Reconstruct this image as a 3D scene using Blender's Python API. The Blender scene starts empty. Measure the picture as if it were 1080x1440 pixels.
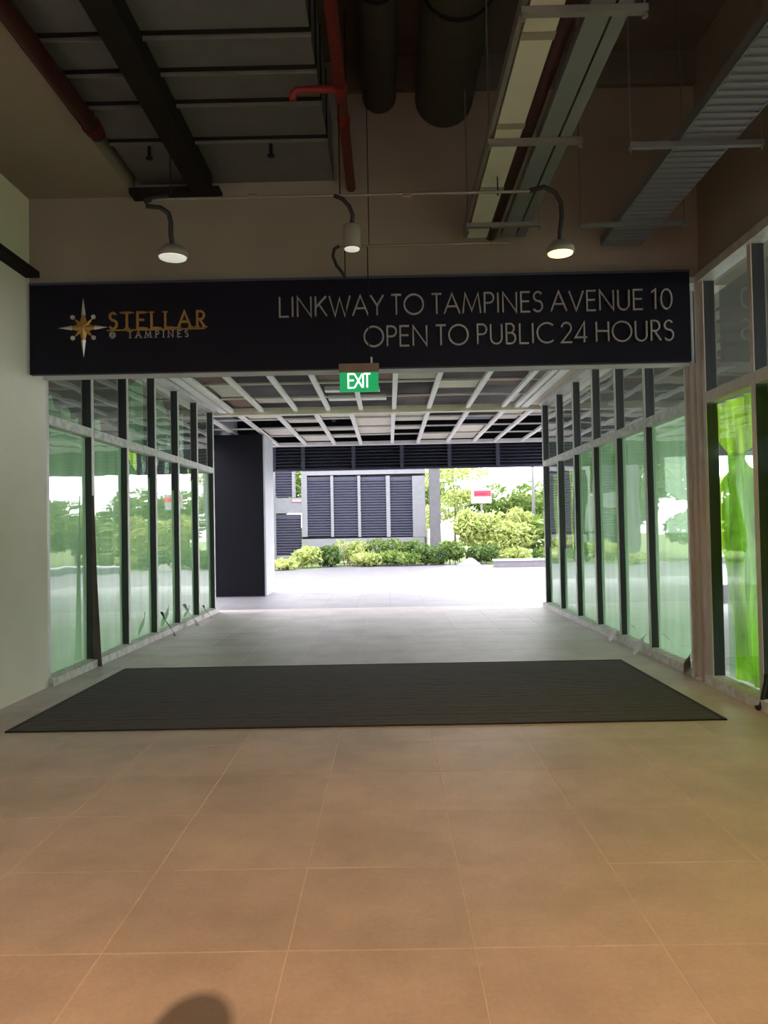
import bpy, bmesh, math, random
from mathutils import Vector, Matrix

random.seed(7)
S = bpy.context.scene
COL = S.collection

# ------------------------------------------------------------------ camera
CAM_H = 1.343
F = 1080.0                                  # focal length in pixels of the 1080 x 1440 frame
cam_d = bpy.data.cameras.new('camera')
cam = bpy.data.objects.new('camera', cam_d)
COL.objects.link(cam)
cam_d.sensor_fit = 'VERTICAL'
cam_d.sensor_height = 36.0
cam_d.lens = 36.0 * F / 1440.0
cam_d.clip_start = 0.05
cam_d.clip_end = 500
YAW = math.atan(6.5 / F)
PITCH = math.atan(25.0 / F)
ROLL = math.radians(1.1)
ROT = (Matrix.Rotation(YAW, 3, 'Z') @ Matrix.Rotation(math.pi / 2 + PITCH, 3, 'X')
       @ Matrix.Rotation(-ROLL, 3, 'Z'))
cam.matrix_world = Matrix.Translation((0, 0, CAM_H)) @ ROT.to_4x4()
S.camera = cam


def at(px, py, d):
    """world point seen at a pixel of the photograph, d metres down the corridor"""
    v = ROT @ Vector(((px - 540) / F, -(py - 720) / F, -1.0))
    return Vector((0, 0, CAM_H)) + v * (d / v.y)


# ------------------------------------------------------------------ sky, sun, exposure
w = bpy.data.worlds.new('overcast_sky')
S.world = w
w.use_nodes = True
bg = w.node_tree.nodes['Background']
bg.inputs[0].default_value = (0.95, 0.925, 1.0, 1)
bg.inputs[1].default_value = 6.5
sun_d = bpy.data.lights.new('sun', 'SUN')
sun_d.energy = 2.0
sun_d.angle = math.radians(12)
sun_d.color = (1.0, 0.96, 0.88)
sun = bpy.data.objects.new('sun', sun_d)
sun.rotation_euler = (math.radians(-34), math.radians(14), 0)
sun.location = (4, 25, 20)
COL.objects.link(sun)
S.view_settings.view_transform = 'Standard'
S.view_settings.look = 'None'
S.view_settings.gamma = 1.0
S.view_settings.exposure = 0.3
S.view_settings.use_curve_mapping = False


# ------------------------------------------------------------------ materials
def nodes_of(name):
    m = bpy.data.materials.new(name)
    m.use_nodes = True
    nt = m.node_tree
    return m, nt, nt.nodes, nt.links, nt.nodes['Principled BSDF']


def mat(name, col, rough=0.6, metal=0.0, var=0.08, scale=6.0, bump=0.0, bscale=40.0,
        rand=0.0, emit=0.0, spec=0.5, stretch=(1, 1, 1)):
    """painted / mineral surface: base colour broken up by noise, optional fine relief"""
    m, nt, N, L, P = nodes_of(name)
    P.inputs['Roughness'].default_value = rough
    P.inputs['Metallic'].default_value = metal
    P.inputs['Specular IOR Level'].default_value = spec
    geo = N.new('ShaderNodeNewGeometry')
    mp = N.new('ShaderNodeMapping')
    mp.inputs['Scale'].default_value = stretch
    L.new(geo.outputs['Position'], mp.inputs[0])
    nz = N.new('ShaderNodeTexNoise')
    nz.inputs['Scale'].default_value = scale
    nz.inputs['Detail'].default_value = 5
    L.new(mp.outputs[0], nz.inputs['Vector'])
    mr = N.new('ShaderNodeMapRange')
    mr.inputs[1].default_value = 0.3
    mr.inputs[2].default_value = 0.7
    mr.inputs[3].default_value = 1 - var
    mr.inputs[4].default_value = 1 + var
    L.new(nz.outputs[0], mr.inputs[0])
    val = mr.outputs[0]
    if rand:
        oi = N.new('ShaderNodeObjectInfo')
        m2 = N.new('ShaderNodeMapRange')
        m2.inputs[3].default_value = 1 - rand
        m2.inputs[4].default_value = 1 + rand
        L.new(oi.outputs['Random'], m2.inputs[0])
        mu = N.new('ShaderNodeMath')
        mu.operation = 'MULTIPLY'
        L.new(val, mu.inputs[0])
        L.new(m2.outputs[0], mu.inputs[1])
        val = mu.outputs[0]
    mx = N.new('ShaderNodeVectorMath')
    mx.operation = 'SCALE'
    mx.inputs[0].default_value = col
    L.new(val, mx.inputs['Scale'])
    L.new(mx.outputs[0], P.inputs['Base Color'])
    if bump:
        n2 = N.new('ShaderNodeTexNoise')
        n2.inputs['Scale'].default_value = bscale
        n2.inputs['Detail'].default_value = 4
        L.new(mp.outputs[0], n2.inputs['Vector'])
        b = N.new('ShaderNodeBump')
        b.inputs['Strength'].default_value = bump
        b.inputs['Distance'].default_value = 0.01
        L.new(n2.outputs[0], b.inputs['Height'])
        L.new(b.outputs[0], P.inputs['Normal'])
    if emit:
        P.inputs['Emission Color'].default_value = (*col, 1)
        P.inputs['Emission Strength'].default_value = emit
    return m


def tile_mat(name, col, dark_patch=False, grid=None):
    m, nt, N, L, P = nodes_of(name)
    geo = N.new('ShaderNodeNewGeometry')
    n1 = N.new('ShaderNodeTexNoise')
    n1.inputs['Scale'].default_value = 1.7
    n1.inputs['Detail'].default_value = 7
    n1.inputs['Roughness'].default_value = 0.65
    L.new(geo.outputs['Position'], n1.inputs['Vector'])
    n2 = N.new('ShaderNodeTexNoise')
    n2.inputs['Scale'].default_value = 60
    n2.inputs['Detail'].default_value = 3
    L.new(geo.outputs['Position'], n2.inputs['Vector'])
    oi = N.new('ShaderNodeObjectInfo')

    def rng(src, lo, hi, a=0.3, b=0.7):
        r = N.new('ShaderNodeMapRange')
        r.inputs[1].default_value = a
        r.inputs[2].default_value = b
        r.inputs[3].default_value = lo
        r.inputs[4].default_value = hi
        L.new(src, r.inputs[0])
        return r.outputs[0]

    def mul(a, b):
        k = N.new('ShaderNodeMath')
        k.operation = 'MULTIPLY'
        L.new(a, k.inputs[0])
        L.new(b, k.inputs[1])
        return k.outputs[0]
    v = mul(rng(n1.outputs[0], 0.80, 1.15), rng(n2.outputs[0], 0.95, 1.05))
    v = mul(v, rng(oi.outputs['Random'], 0.95, 1.05, 0, 1))
    if dark_patch:                                   # round dark patch on the tiles
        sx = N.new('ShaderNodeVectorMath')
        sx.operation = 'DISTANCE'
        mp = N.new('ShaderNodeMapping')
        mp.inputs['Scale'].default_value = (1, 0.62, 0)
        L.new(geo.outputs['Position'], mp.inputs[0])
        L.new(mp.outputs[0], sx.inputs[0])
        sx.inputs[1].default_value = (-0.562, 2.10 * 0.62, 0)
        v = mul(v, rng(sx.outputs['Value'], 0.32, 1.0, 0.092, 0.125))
    if grid:                                    # joints on paving too far away to build
        br = N.new('ShaderNodeTexBrick')
        br.offset = 0.0
        br.inputs['Scale'].default_value = 1.0
        br.inputs['Brick Width'].default_value = grid
        br.inputs['Row Height'].default_value = grid
        br.inputs['Mortar Size'].default_value = 0.012
        br.inputs['Color1'].default_value = (1, 1, 1, 1)
        br.inputs['Color2'].default_value = (0.92, 0.92, 0.92, 1)
        br.inputs['Mortar'].default_value = (0.8, 0.8, 0.8, 1)
        L.new(geo.outputs['Position'], br.inputs['Vector'])
        v = mul(v, br.outputs['Color'])
    sc = N.new('ShaderNodeVectorMath')
    sc.operation = 'SCALE'
    sc.inputs[0].default_value = col
    L.new(v, sc.inputs['Scale'])
    L.new(sc.outputs[0], P.inputs['Base Color'])
    P.inputs['Roughness'].default_value = 0.5
    b = N.new('ShaderNodeBump')
    b.inputs['Strength'].default_value = 0.15
    b.inputs['Distance'].default_value = 0.004
    L.new(n2.outputs[0], b.inputs['Height'])
    L.new(b.outputs[0], P.inputs['Normal'])
    return m


def glass_mat(name, tint):
    m, nt, N, L, P = nodes_of(name)
    N.remove(P)
    out = N['Material Output']
    fr = N.new('ShaderNodeFresnel')
    g0 = N.new('ShaderNodeNewGeometry')
    ior = N.new('ShaderNodeMapRange')           # same reflection from either face of the pane
    ior.inputs[3].default_value = 1.55
    ior.inputs[4].default_value = 1 / 1.55
    L.new(g0.outputs['Backfacing'], ior.inputs[0])
    L.new(ior.outputs[0], fr.inputs['IOR'])
    k = N.new('ShaderNodeMath')
    k.operation = 'MULTIPLY'
    k.use_clamp = True
    k.inputs[1].default_value = 1.75            # two faces of a thin pane
    L.new(fr.outputs[0], k.inputs[0])
    geo = N.new('ShaderNodeNewGeometry')
    nz = N.new('ShaderNodeTexNoise')
    nz.inputs['Scale'].default_value = 1.6
    nz.inputs['Detail'].default_value = 1
    L.new(geo.outputs['Position'], nz.inputs['Vector'])
    b = N.new('ShaderNodeBump')
    b.inputs['Strength'].default_value = 0.06
    b.inputs['Distance'].default_value = 0.05
    L.new(nz.outputs[0], b.inputs['Height'])
    tr = N.new('ShaderNodeBsdfTransparent')
    tr.inputs[0].default_value = (*tint, 1)
    gl = N.new('ShaderNodeBsdfGlossy')
    gl.inputs['Roughness'].default_value = 0.02
    L.new(b.outputs[0], gl.inputs['Normal'])
    mx = N.new('ShaderNodeMixShader')
    L.new(k.outputs[0], mx.inputs[0])
    L.new(tr.outputs[0], mx.inputs[1])
    L.new(gl.outputs[0], mx.inputs[2])
    L.new(mx.outputs[0], out.inputs['Surface'])
    return m


def film_mat(name, col, clear=0.2, gloss=0.08, back=0.6, streak=0.17, fine=2.2):
    """thin coloured plastic film: part clear, part diffusing"""
    m, nt, N, L, P = nodes_of(name)
    N.remove(P)
    out = N['Material Output']
    geo = N.new('ShaderNodeNewGeometry')
    mp = N.new('ShaderNodeMapping')
    mp.inputs['Scale'].default_value = (2.5, 2.5, 0.5)
    L.new(geo.outputs['Position'], mp.inputs[0])
    nz = N.new('ShaderNodeTexNoise')
    nz.inputs['Scale'].default_value = fine
    nz.inputs['Detail'].default_value = 5
    L.new(mp.outputs[0], nz.inputs['Vector'])
    mr = N.new('ShaderNodeMapRange')
    mr.inputs[1].default_value = 0.3
    mr.inputs[2].default_value = 0.7
    mr.inputs[3].default_value = 1 - streak
    mr.inputs[4].default_value = 1 + streak * 0.9
    L.new(nz.outputs[0], mr.inputs[0])
    sc = N.new('ShaderNodeVectorMath')
    sc.operation = 'SCALE'
    sc.inputs[0].default_value = col
    L.new(mr.outputs[0], sc.inputs['Scale'])
    df = N.new('ShaderNodeBsdfDiffuse')
    tl = N.new('ShaderNodeBsdfTranslucent')
    tr = N.new('ShaderNodeBsdfTransparent')
    gl = N.new('ShaderNodeBsdfGlossy')
    gl.inputs['Roughness'].default_value = 0.15
    L.new(sc.outputs[0], df.inputs[0])
    L.new(sc.outputs[0], tl.inputs[0])
    tr.inputs[0].default_value = (*[min(1, c ** 0.5) for c in col], 1)

    def mix(f, a, b):
        x = N.new('ShaderNodeMixShader')
        x.inputs[0].default_value = f
        L.new(a.outputs[0], x.inputs[1])
        L.new(b.outputs[0], x.inputs[2])
        return x
    a = mix(back, df, tl)
    a = mix(clear, a, tr)
    a = mix(gloss, a, gl)
    L.new(a.outputs[0], out.inputs['Surface'])
    return m


def leaf_mat(name, c1, c2):
    m, nt, N, L, P = nodes_of(name)
    out = N['Material Output']
    geo = N.new('ShaderNodeNewGeometry')
    nz = N.new('ShaderNodeTexNoise')
    nz.inputs['Scale'].default_value = 3.5
    nz.inputs['Detail'].default_value = 4
    L.new(geo.outputs['Position'], nz.inputs['Vector'])
    rp = N.new('ShaderNodeValToRGB')
    rp.color_ramp.elements[0].position = 0.35
    rp.color_ramp.elements[0].color = (*c1, 1)
    rp.color_ramp.elements[1].position = 0.65
    rp.color_ramp.elements[1].color = (*c2, 1)
    L.new(nz.outputs[0], rp.inputs[0])
    L.new(rp.outputs[0], P.inputs['Base Color'])
    P.inputs['Roughness'].default_value = 0.55
    tl = N.new('ShaderNodeBsdfTranslucent')
    L.new(rp.outputs[0], tl.inputs[0])
    mx = N.new('ShaderNodeMixShader')
    mx.inputs[0].default_value = 0.4
    L.new(P.outputs[0], mx.inputs[1])
    L.new(tl.outputs[0], mx.inputs[2])
    L.new(mx.outputs[0], out.inputs['Surface'])
    return m


def emit_mat(name, col, strength, base=(0.8, 0.8, 0.8)):
    m, nt, N, L, P = nodes_of(name)
    P.inputs['Base Color'].default_value = (*base, 1)
    P.inputs['Emission Color'].default_value = (*col, 1)
    P.inputs['Emission Strength'].default_value = strength
    return m


WARM = (1.0, 0.42, 0.11)
M = dict(
    tile=tile_mat('beige_grey_floor_tile', (0.62, 0.555, 0.55), dark_patch=True),
    grout=mat('pale_grout', (0.76, 0.71, 0.66), 0.9, var=0.1),
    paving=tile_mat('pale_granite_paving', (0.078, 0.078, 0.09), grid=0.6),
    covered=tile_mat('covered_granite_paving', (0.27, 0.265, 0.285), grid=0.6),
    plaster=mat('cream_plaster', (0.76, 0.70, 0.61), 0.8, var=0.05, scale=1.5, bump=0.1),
    upper=mat('dimmed_beige_plaster', (0.26, 0.22, 0.18), 0.85, var=0.08, scale=1.2, bump=0.1),  # wall plaster with the dimness above the lamps put into its colour
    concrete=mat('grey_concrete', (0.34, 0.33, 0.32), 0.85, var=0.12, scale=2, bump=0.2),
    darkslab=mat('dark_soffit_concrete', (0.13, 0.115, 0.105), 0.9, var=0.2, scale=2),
    navy=mat('navy_sign_panel', (0.006, 0.006, 0.014), 0.4, var=0.05, spec=0.2),
    navylouv=mat('navy_louvre_paint', (0.05, 0.053, 0.085), 0.5, var=0.06),
    clad=mat('black_navy_cladding', (0.004, 0.0045, 0.009), 0.6, spec=0.25, var=0.05),
    greyframe=mat('pale_grey_frame_paint', (0.50, 0.52, 0.56), 0.6, var=0.06),
    white=mat('white_grid_paint', (0.88, 0.86, 0.82), 0.55, var=0.05),
    beige=mat('beige_ceiling_board', (0.72, 0.66, 0.54), 0.85, var=0.08, rand=0.2),
    brownb=mat('brown_ceiling_board', (0.17, 0.10, 0.07), 0.8, var=0.15, rand=0.3),
    duct=mat('galvanised_duct', (0.15, 0.15, 0.16), 0.5, metal=0.35, var=0.08),
    flange=mat('duct_flange_steel', (0.19, 0.18, 0.17), 0.5, metal=0.3, var=0.15),
    pipewrap=mat('dark_pipe_lagging', (0.10, 0.095, 0.085), 0.75, var=0.1, bump=0.2),
    blackst=mat('black_painted_steel', (0.010, 0.008, 0.008), 0.7, var=0.1, spec=0.2),
    red=mat('red_pipe_paint', (0.06, 0.003, 0.005), 0.5, var=0.1),
    redb=mat('bright_red_pipe_paint', (0.20, 0.010, 0.012), 0.5, var=0.1),
    trunk=mat('cream_trunking', (0.46, 0.45, 0.39), 0.5, var=0.05),
    tray=mat('grey_cable_tray', (0.17, 0.18, 0.19), 0.45, metal=0.3, var=0.06),
    zinc=mat('zinc_strut', (0.20, 0.185, 0.17), 0.5, metal=0.4, var=0.08),
    rubber=mat('black_flex_conduit', (0.012, 0.012, 0.012), 0.6, var=0.1),
    letter=mat('brushed_steel_letter', (0.42, 0.40, 0.39), 0.38, metal=0.55, var=0.06),
    gold=mat('gold_letter', (0.44, 0.25, 0.07), 0.35, metal=0.5, var=0.1),
    silver=mat('silver_star_tip', (0.62, 0.60, 0.58), 0.35, metal=0.5, var=0.05),
    darkmull=mat('charcoal_mullion', (0.022, 0.024, 0.028), 0.45, var=0.1),
    alu=mat('pale_aluminium_frame', (0.52, 0.51, 0.49), 0.45, metal=0.15, var=0.12, scale=9),
    dirty=mat('dusty_white_sill', (0.58, 0.57, 0.55), 0.8, var=0.25, scale=14, bump=0.2),
    post=mat('pale_pinkish_post', (0.55, 0.50, 0.46), 0.6, var=0.08, stretch=(3, 3, 0.4)),
    brown=mat('brown_tape', (0.085, 0.06, 0.05), 0.6, var=0.2),
    glass=glass_mat('clear_glass', (0.80, 0.88, 0.84)),
    film=film_mat('pale_green_film', (0.40, 0.64, 0.36), 0.10, 0.03, 0.5),
    filmc=film_mat('thin_green_film', (0.30, 0.55, 0.30), 0.45, 0.10, 0.5),
    lime=film_mat('lime_green_film', (0.48, 0.85, 0.05), 0.12, 0.10, 0.7, 0.6, 4.0),
    mat_f=mat('mat_edge_rubber', (0.03, 0.03, 0.032), 0.7),
    mat_r=mat('charcoal_mat_pile', (0.10, 0.094, 0.108), 0.85, var=0.2, scale=30, stretch=(0.3, 3, 1)),
    mat_b=mat('mat_groove', (0.02, 0.02, 0.021), 0.9),
    housing=mat('bronze_sign_housing', (0.22, 0.15, 0.11), 0.5, metal=0.3),
    green=emit_mat('green_exit_face', (0.012, 0.50, 0.16), 0.42, (0.01, 0.30, 0.10)),
    exitw=emit_mat('white_exit_letter', (0.85, 1.0, 0.88), 0.95),
    lamp_on=emit_mat('warm_lit_lens', (1.0, 0.66, 0.27), 2.2),
    lamp_dim=emit_mat('pale_dim_lens', (0.93, 0.92, 0.84), 0.42),  # weak glow put into the lens of the two pale lamps
    lampb=mat('off_white_lamp_body', (0.20, 0.18, 0.15), 0.6),
    soil=mat('planting_soil', (0.16, 0.13, 0.08), 0.95, var=0.3, scale=8, bump=0.4),
    grass=mat('lawn_green', (0.10, 0.15, 0.035), 0.9, var=0.3, scale=5, bump=0.5),
    kerb=mat('dark_granite_kerb', (0.16, 0.15, 0.17), 0.7, var=0.1),
    rock=mat('pale_rock', (0.20, 0.20, 0.17), 0.9, var=0.2, bump=0.5),
    bark=mat('tree_bark', (0.22, 0.17, 0.11), 0.9, var=0.3, bump=0.4),
    shopfloor=mat('pale_screed', (0.45, 0.44, 0.42), 0.8, var=0.1),
    shopwall=mat('grey_shop_wall', (0.16, 0.17, 0.17), 0.85, var=0.1),
    extgrey=mat('pale_grey_render', (0.17, 0.175, 0.19), 0.7, var=0.06),
    extconc=mat('weathered_concrete', (0.085, 0.085, 0.09), 0.8, var=0.1),
    signw=mat('white_sign_face', (0.30, 0.30, 0.33), 0.5),
    signr=mat('red_sign_print', (0.62, 0.02, 0.05), 0.5),
    leaf_a=leaf_mat('fresh_green_leaf', (0.05, 0.11, 0.015), (0.20, 0.28, 0.06)),
    leaf_b=leaf_mat('yellow_green_leaf', (0.20, 0.27, 0.05), (0.45, 0.50, 0.18)),
    leaf_c=leaf_mat('dark_green_leaf', (0.02, 0.055, 0.01), (0.12, 0.20, 0.04)),
)


# ------------------------------------------------------------------ mesh helpers
class MB:
    def __init__(s):
        s.v, s.f = [], []

    def hexa(s, p):
        b = len(s.v)
        s.v += [tuple(q) for q in p]
        s.f += [tuple(b + i for i in f) for f in
                ((0, 3, 2, 1), (4, 5, 6, 7), (0, 1, 5, 4), (1, 2, 6, 5), (2, 3, 7, 6), (3, 0, 4, 7))]
        return s

    def box(s, x0, x1, y0, y1, z0, z1):
        return s.hexa([(x0, y0, z0), (x1, y0, z0), (x1, y1, z0), (x0, y1, z0),
                       (x0, y0, z1), (x1, y0, z1), (x1, y1, z1), (x0, y1, z1)])

    def tube(s, pts, r, n=10, cap=True):
        pts = [Vector(p) for p in pts]
        rs = r if isinstance(r, (list, tuple)) else [r] * len(pts)
        b = len(s.v)
        prev = None
        for i, p in enumerate(pts):
            a = pts[min(i + 1, len(pts) - 1)] - pts[max(i - 1, 0)]
            a.normalize()
            if prev is None:
                up = Vector((0, 0, 1)) if abs(a.z) < 0.9 else Vector((1, 0, 0))
            else:
                up = prev
            e1 = a.cross(up).normalized()
            e2 = e1.cross(a).normalized()
            prev = e2
            for k in range(n):
                t = 2 * math.pi * k / n
                s.v.append(tuple(p + (e1 * math.cos(t) + e2 * math.sin(t)) * rs[i]))
        for i in range(len(pts) - 1):
            for k in range(n):
                k2 = (k + 1) % n
                s.f.append((b + i * n + k, b + i * n + k2, b + (i + 1) * n + k2, b + (i + 1) * n + k))
        if cap:
            s.f.append(tuple(b + k for k in range(n)))
            s.f.append(tuple(b + (len(pts) - 1) * n + k for k in reversed(range(n))))
        return s

    def lathe(s, c, prof, n=24):
        """profile of (radius, z) about a vertical axis at c"""
        b = len(s.v)
        for r, z in prof:
            for k in range(n):
                t = 2 * math.pi * k / n
                s.v.append((c[0] + r * math.cos(t), c[1] + r * math.sin(t), c[2] + z))
        for i in range(len(prof) - 1):
            for k in range(n):
                k2 = (k + 1) % n
                s.f.append((b + i * n + k, b + i * n + k2, b + (i + 1) * n + k2, b + (i + 1) * n + k))
        s.f.append(tuple(b + k for k in range(n)))
        s.f.append(tuple(b + (len(prof) - 1) * n + k for k in reversed(range(n))))
        return s

    def grid(s, fn, nu, nv):
        b = len(s.v)
        for j in range(nv + 1):
            for i in range(nu + 1):
                s.v.append(tuple(fn(i / nu, j / nv)))
        for j in range(nv):
            for i in range(nu):
                a = b + j * (nu + 1) + i
                s.f.append((a, a + 1, a + nu + 2, a + nu + 1))
        return s

    def prism(s, poly, y0, y1):
        """polygon in x,z pushed from y0 to y1"""
        b = len(s.v)
        n = len(poly)
        s.v += [(x, y0, z) for x, z in poly] + [(x, y1, z) for x, z in poly]
        s.f += [tuple(b + i for i in range(n)), tuple(b + n + i for i in reversed(range(n)))]
        for i in range(n):
            j = (i + 1) % n
            s.f.append((b + i, b + j, b + n + j, b + n + i))
        return s

    def build(s, name, m, parent=None, smooth=False, loc=None, fix=True):
        me = bpy.data.meshes.new(name)
        off = Vector(loc) if loc is not None else (parent_world(parent) if parent else Vector((0, 0, 0)))
        me.from_pydata([tuple(Vector(v) - off) for v in s.v], [], s.f)
        if fix:
            bm = bmesh.new()
            bm.from_mesh(me)
            bmesh.ops.recalc_face_normals(bm, faces=bm.faces)
            bm.to_mesh(me)
            bm.free()
        me.materials.append(M[m] if isinstance(m, str) else m)
        if smooth:
            for p in me.polygons:
                p.use_smooth = True
        o = bpy.data.objects.new(name, me)
        COL.objects.link(o)
        if loc is not None:
            o.location = Vector(loc) - (parent_world(parent) if parent else Vector((0, 0, 0)))
        if parent:
            o.parent = parent
        return o


def parent_world(o):
    p = Vector((0, 0, 0))
    while o is not None:
        p = p + o.location
        o = o.parent
    return p


def tag(o, label, cat, group=None, kind=None):
    o['label'] = label
    o['category'] = cat
    if group:
        o['group'] = group
    if kind:
        o['kind'] = kind
    return o


def thing(name, loc, label, cat, group=None):
    o = bpy.data.objects.new(name, None)
    o.empty_display_size = 0.1
    o.location = loc
    COL.objects.link(o)
    return tag(o, label, cat, group)


def struct(o, label=None, cat=None):
    o['kind'] = 'structure'
    if label:
        o['label'] = label
    if cat:
        o['category'] = cat
    return o


# ------------------------------------------------------------------ floor with laid tiles
XL, XR = -3.06, 2.74                        # inner faces of hall and corridor
floor = struct(MB().box(-3.3, 3.05, -6, 13.35, -0.2, -0.0014).build('floor', 'grout'),
               'tiled corridor floor of beige grey square tiles', 'floor')
xs = [-3.12] + [-2.75 + 0.6 * k for k in range(10)] + [2.75]
ys = [2.49 + 0.6 * k for k in range(-4, 19)]
MAT = (-2.66, 2.28, 5.28, 7.68)
cache = {}
g = 0.0022
for j in range(len(ys) - 1):
    for i in range(len(xs) - 1):
        x0, x1, y0, y1 = xs[i] + g, xs[i + 1] - g, ys[j] + g, ys[j + 1] - g
        if x0 > MAT[0] and x1 < MAT[1] and y0 > MAT[2] and y1 < MAT[3]:
            continue
        key = round(x1 - x0, 3)
        if key not in cache:
            a, b_, e = (x1 - x0) / 2, (y1 - y0) / 2, 0.0015
            mb = MB()
            mb.v = [(-a, -b_, -0.01), (a, -b_, -0.01), (a, b_, -0.01), (-a, b_, -0.01),
                    (-a, -b_, -e), (a, -b_, -e), (a, b_, -e), (-a, b_, -e),
                    (-a + e, -b_ + e, 0), (a - e, -b_ + e, 0), (a - e, b_ - e, 0), (-a + e, b_ - e, 0)]
            for q in (0, 4):
                for k in range(4):
                    k2 = (k + 1) % 4
                    mb.f.append((q + k, q + k2, q + 4 + k2, q + 4 + k))
            mb.f.append((8, 9, 10, 11))
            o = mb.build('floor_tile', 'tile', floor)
            cache[key] = o.data
        else:
            o = bpy.data.objects.new('floor_tile', cache[key])
            COL.objects.link(o)
            o.parent = floor
        o.location = ((x0 + x1) / 2, (y0 + y1) / 2, random.uniform(-0.0006, 0.0006))

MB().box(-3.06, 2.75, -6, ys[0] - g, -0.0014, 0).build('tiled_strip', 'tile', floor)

# ------------------------------------------------------------------ hall shell
struct(MB().box(-3.3, XL, -6, 6.86, 0, 5.4).build('wall_left', 'plaster'), 'cream plastered wall left of the corridor mouth', 'wall')
struct(MB().box(-3.3, 3.05, -6.2, -6, 0, 5.4).build('wall_back', 'plaster'))
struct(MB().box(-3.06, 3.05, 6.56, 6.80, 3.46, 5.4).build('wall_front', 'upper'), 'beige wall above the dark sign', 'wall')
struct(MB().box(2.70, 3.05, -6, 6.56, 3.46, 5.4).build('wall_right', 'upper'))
struct(MB().box(-3.3, 3.05, -6.2, 6.80, 5.4, 5.6).build('ceiling', 'darkslab'))
struct(MB().box(-3.06, -2.14, -6, 6.56, 4.26, 5.4).build('trim_1', 'upper'))           # dropped bulkhead
struct(MB().box(-3.06, -2.94, -2, 6.49, 3.55, 3.60).build('trim_2', 'blackst'))        # dark strip on left wall
struct(MB().box(-2.14, -1.38, 6.40, 6.56, 4.22, 4.27).build('trim_3', 'blackst'))     # dark ledge under the duct end
struct(MB().box(-0.4, 2.70, 6.50, 6.56, 5.12, 5.4).build('trim_4', 'darkslab'))       # beam at the top of the wall

# ------------------------------------------------------------------ glazed shopfronts
Z_TR, Z_TOP = 2.40, 3.44


class Frame:
    def __init__(s, a, b, side):
        s.o = Vector((a[0], a[1], 0))
        d = Vector((b[0] - a[0], b[1] - a[1], 0))
        s.len = d.length
        s.u = d.normalized()
        s.n = Vector((s.u.y, -s.u.x, 0)) * side       # towards the corridor

    def p(s, a, t, z):
        return s.o + s.u * a + s.n * t + Vector((0, 0, z))

    def box(s, mb, a0, a1, t0, t1, z0, z1):
        return mb.hexa([s.p(a0, t0, z0), s.p(a1, t0, z0), s.p(a1, t1, z0), s.p(a0, t1, z0),
                        s.p(a0, t0, z1), s.p(a1, t0, z1), s.p(a1, t1, z1), s.p(a0, t1, z1)])


def fold(a, z, seed, amp, n=5.0):
    return amp * (math.sin(a * n * 6.3 + seed + 0.7 * math.sin(z * 1.3 + seed))
                  + 0.6 * math.sin(a * n * 11.1 + seed * 2.3 + z * 0.9) + 0.4 * math.sin(z * 5 + a * 9 + seed))


def film(fr, root, name, m, lo, hi, zlo, zhi, amp, seed, t=-0.035, nu=18, nv=24, n=5.0, label=None):
    """lo(v), hi(v): side edges; zlo(u), zhi(u): bottom and top edges"""
    def fn(u, v):
        a = lo(v) + (hi(v) - lo(v)) * u
        z = zlo(u) + (zhi(u) - zlo(u)) * v
        return fr.p(a, t + fold(a, z, seed, amp, n), z)
    o = MB().grid(fn, nu, nv).build(name, m, root, smooth=True, fix=False)
    if label:
        o['label'] = label
    return o


def shopfront(a, b, side, cuts, label, cap='alu', trm='dirty', base='dirty'):
    fr = Frame(a, b, side)
    root = thing('glazed_shopfront', fr.o, label, 'glass partition', 'glazed shopfronts along the corridor')
    for k, s in enumerate(cuts):
        s0, s1 = s - 0.022, s + 0.022
        mu = fr.box(MB(), s0, s1, -0.06, 0.034, 0.06, Z_TOP).build('mullion', 'darkmull', root)
        fr.box(MB(), s0 - 0.006, s1 + 0.006, 0.034, 0.042, 0.06, Z_TOP).build('cover_cap', cap, mu)
    fr.box(MB(), cuts[0] - 0.03, cuts[-1] + 0.03, -0.06, 0.09, 0.0, 0.075).build('sill', base, root)
    fr.box(MB(), cuts[0] - 0.03, cuts[-1] + 0.03, -0.06, 0.075, Z_TOP - 0.05, Z_TOP + 0.02).build('head_rail', 'alu', root)
    for k in range(len(cuts) - 1):
        s0, s1 = cuts[k] + 0.022, cuts[k + 1] - 0.022
        fr.box(MB(), s0, s1, -0.05, 0.045, Z_TR - 0.045, Z_TR + 0.045).build('transom', trm, root)
        for z0, z1 in ((0.075, Z_TR - 0.045), (Z_TR + 0.045, Z_TOP - 0.05)):
            MB().grid(lambda u, v: fr.p(s0 + (s1 - s0) * u, -0.012, z0 + (z1 - z0) * v), 1, 1).build(
                'glass_pane', 'glass', root, fix=False)
    return fr, root


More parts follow.
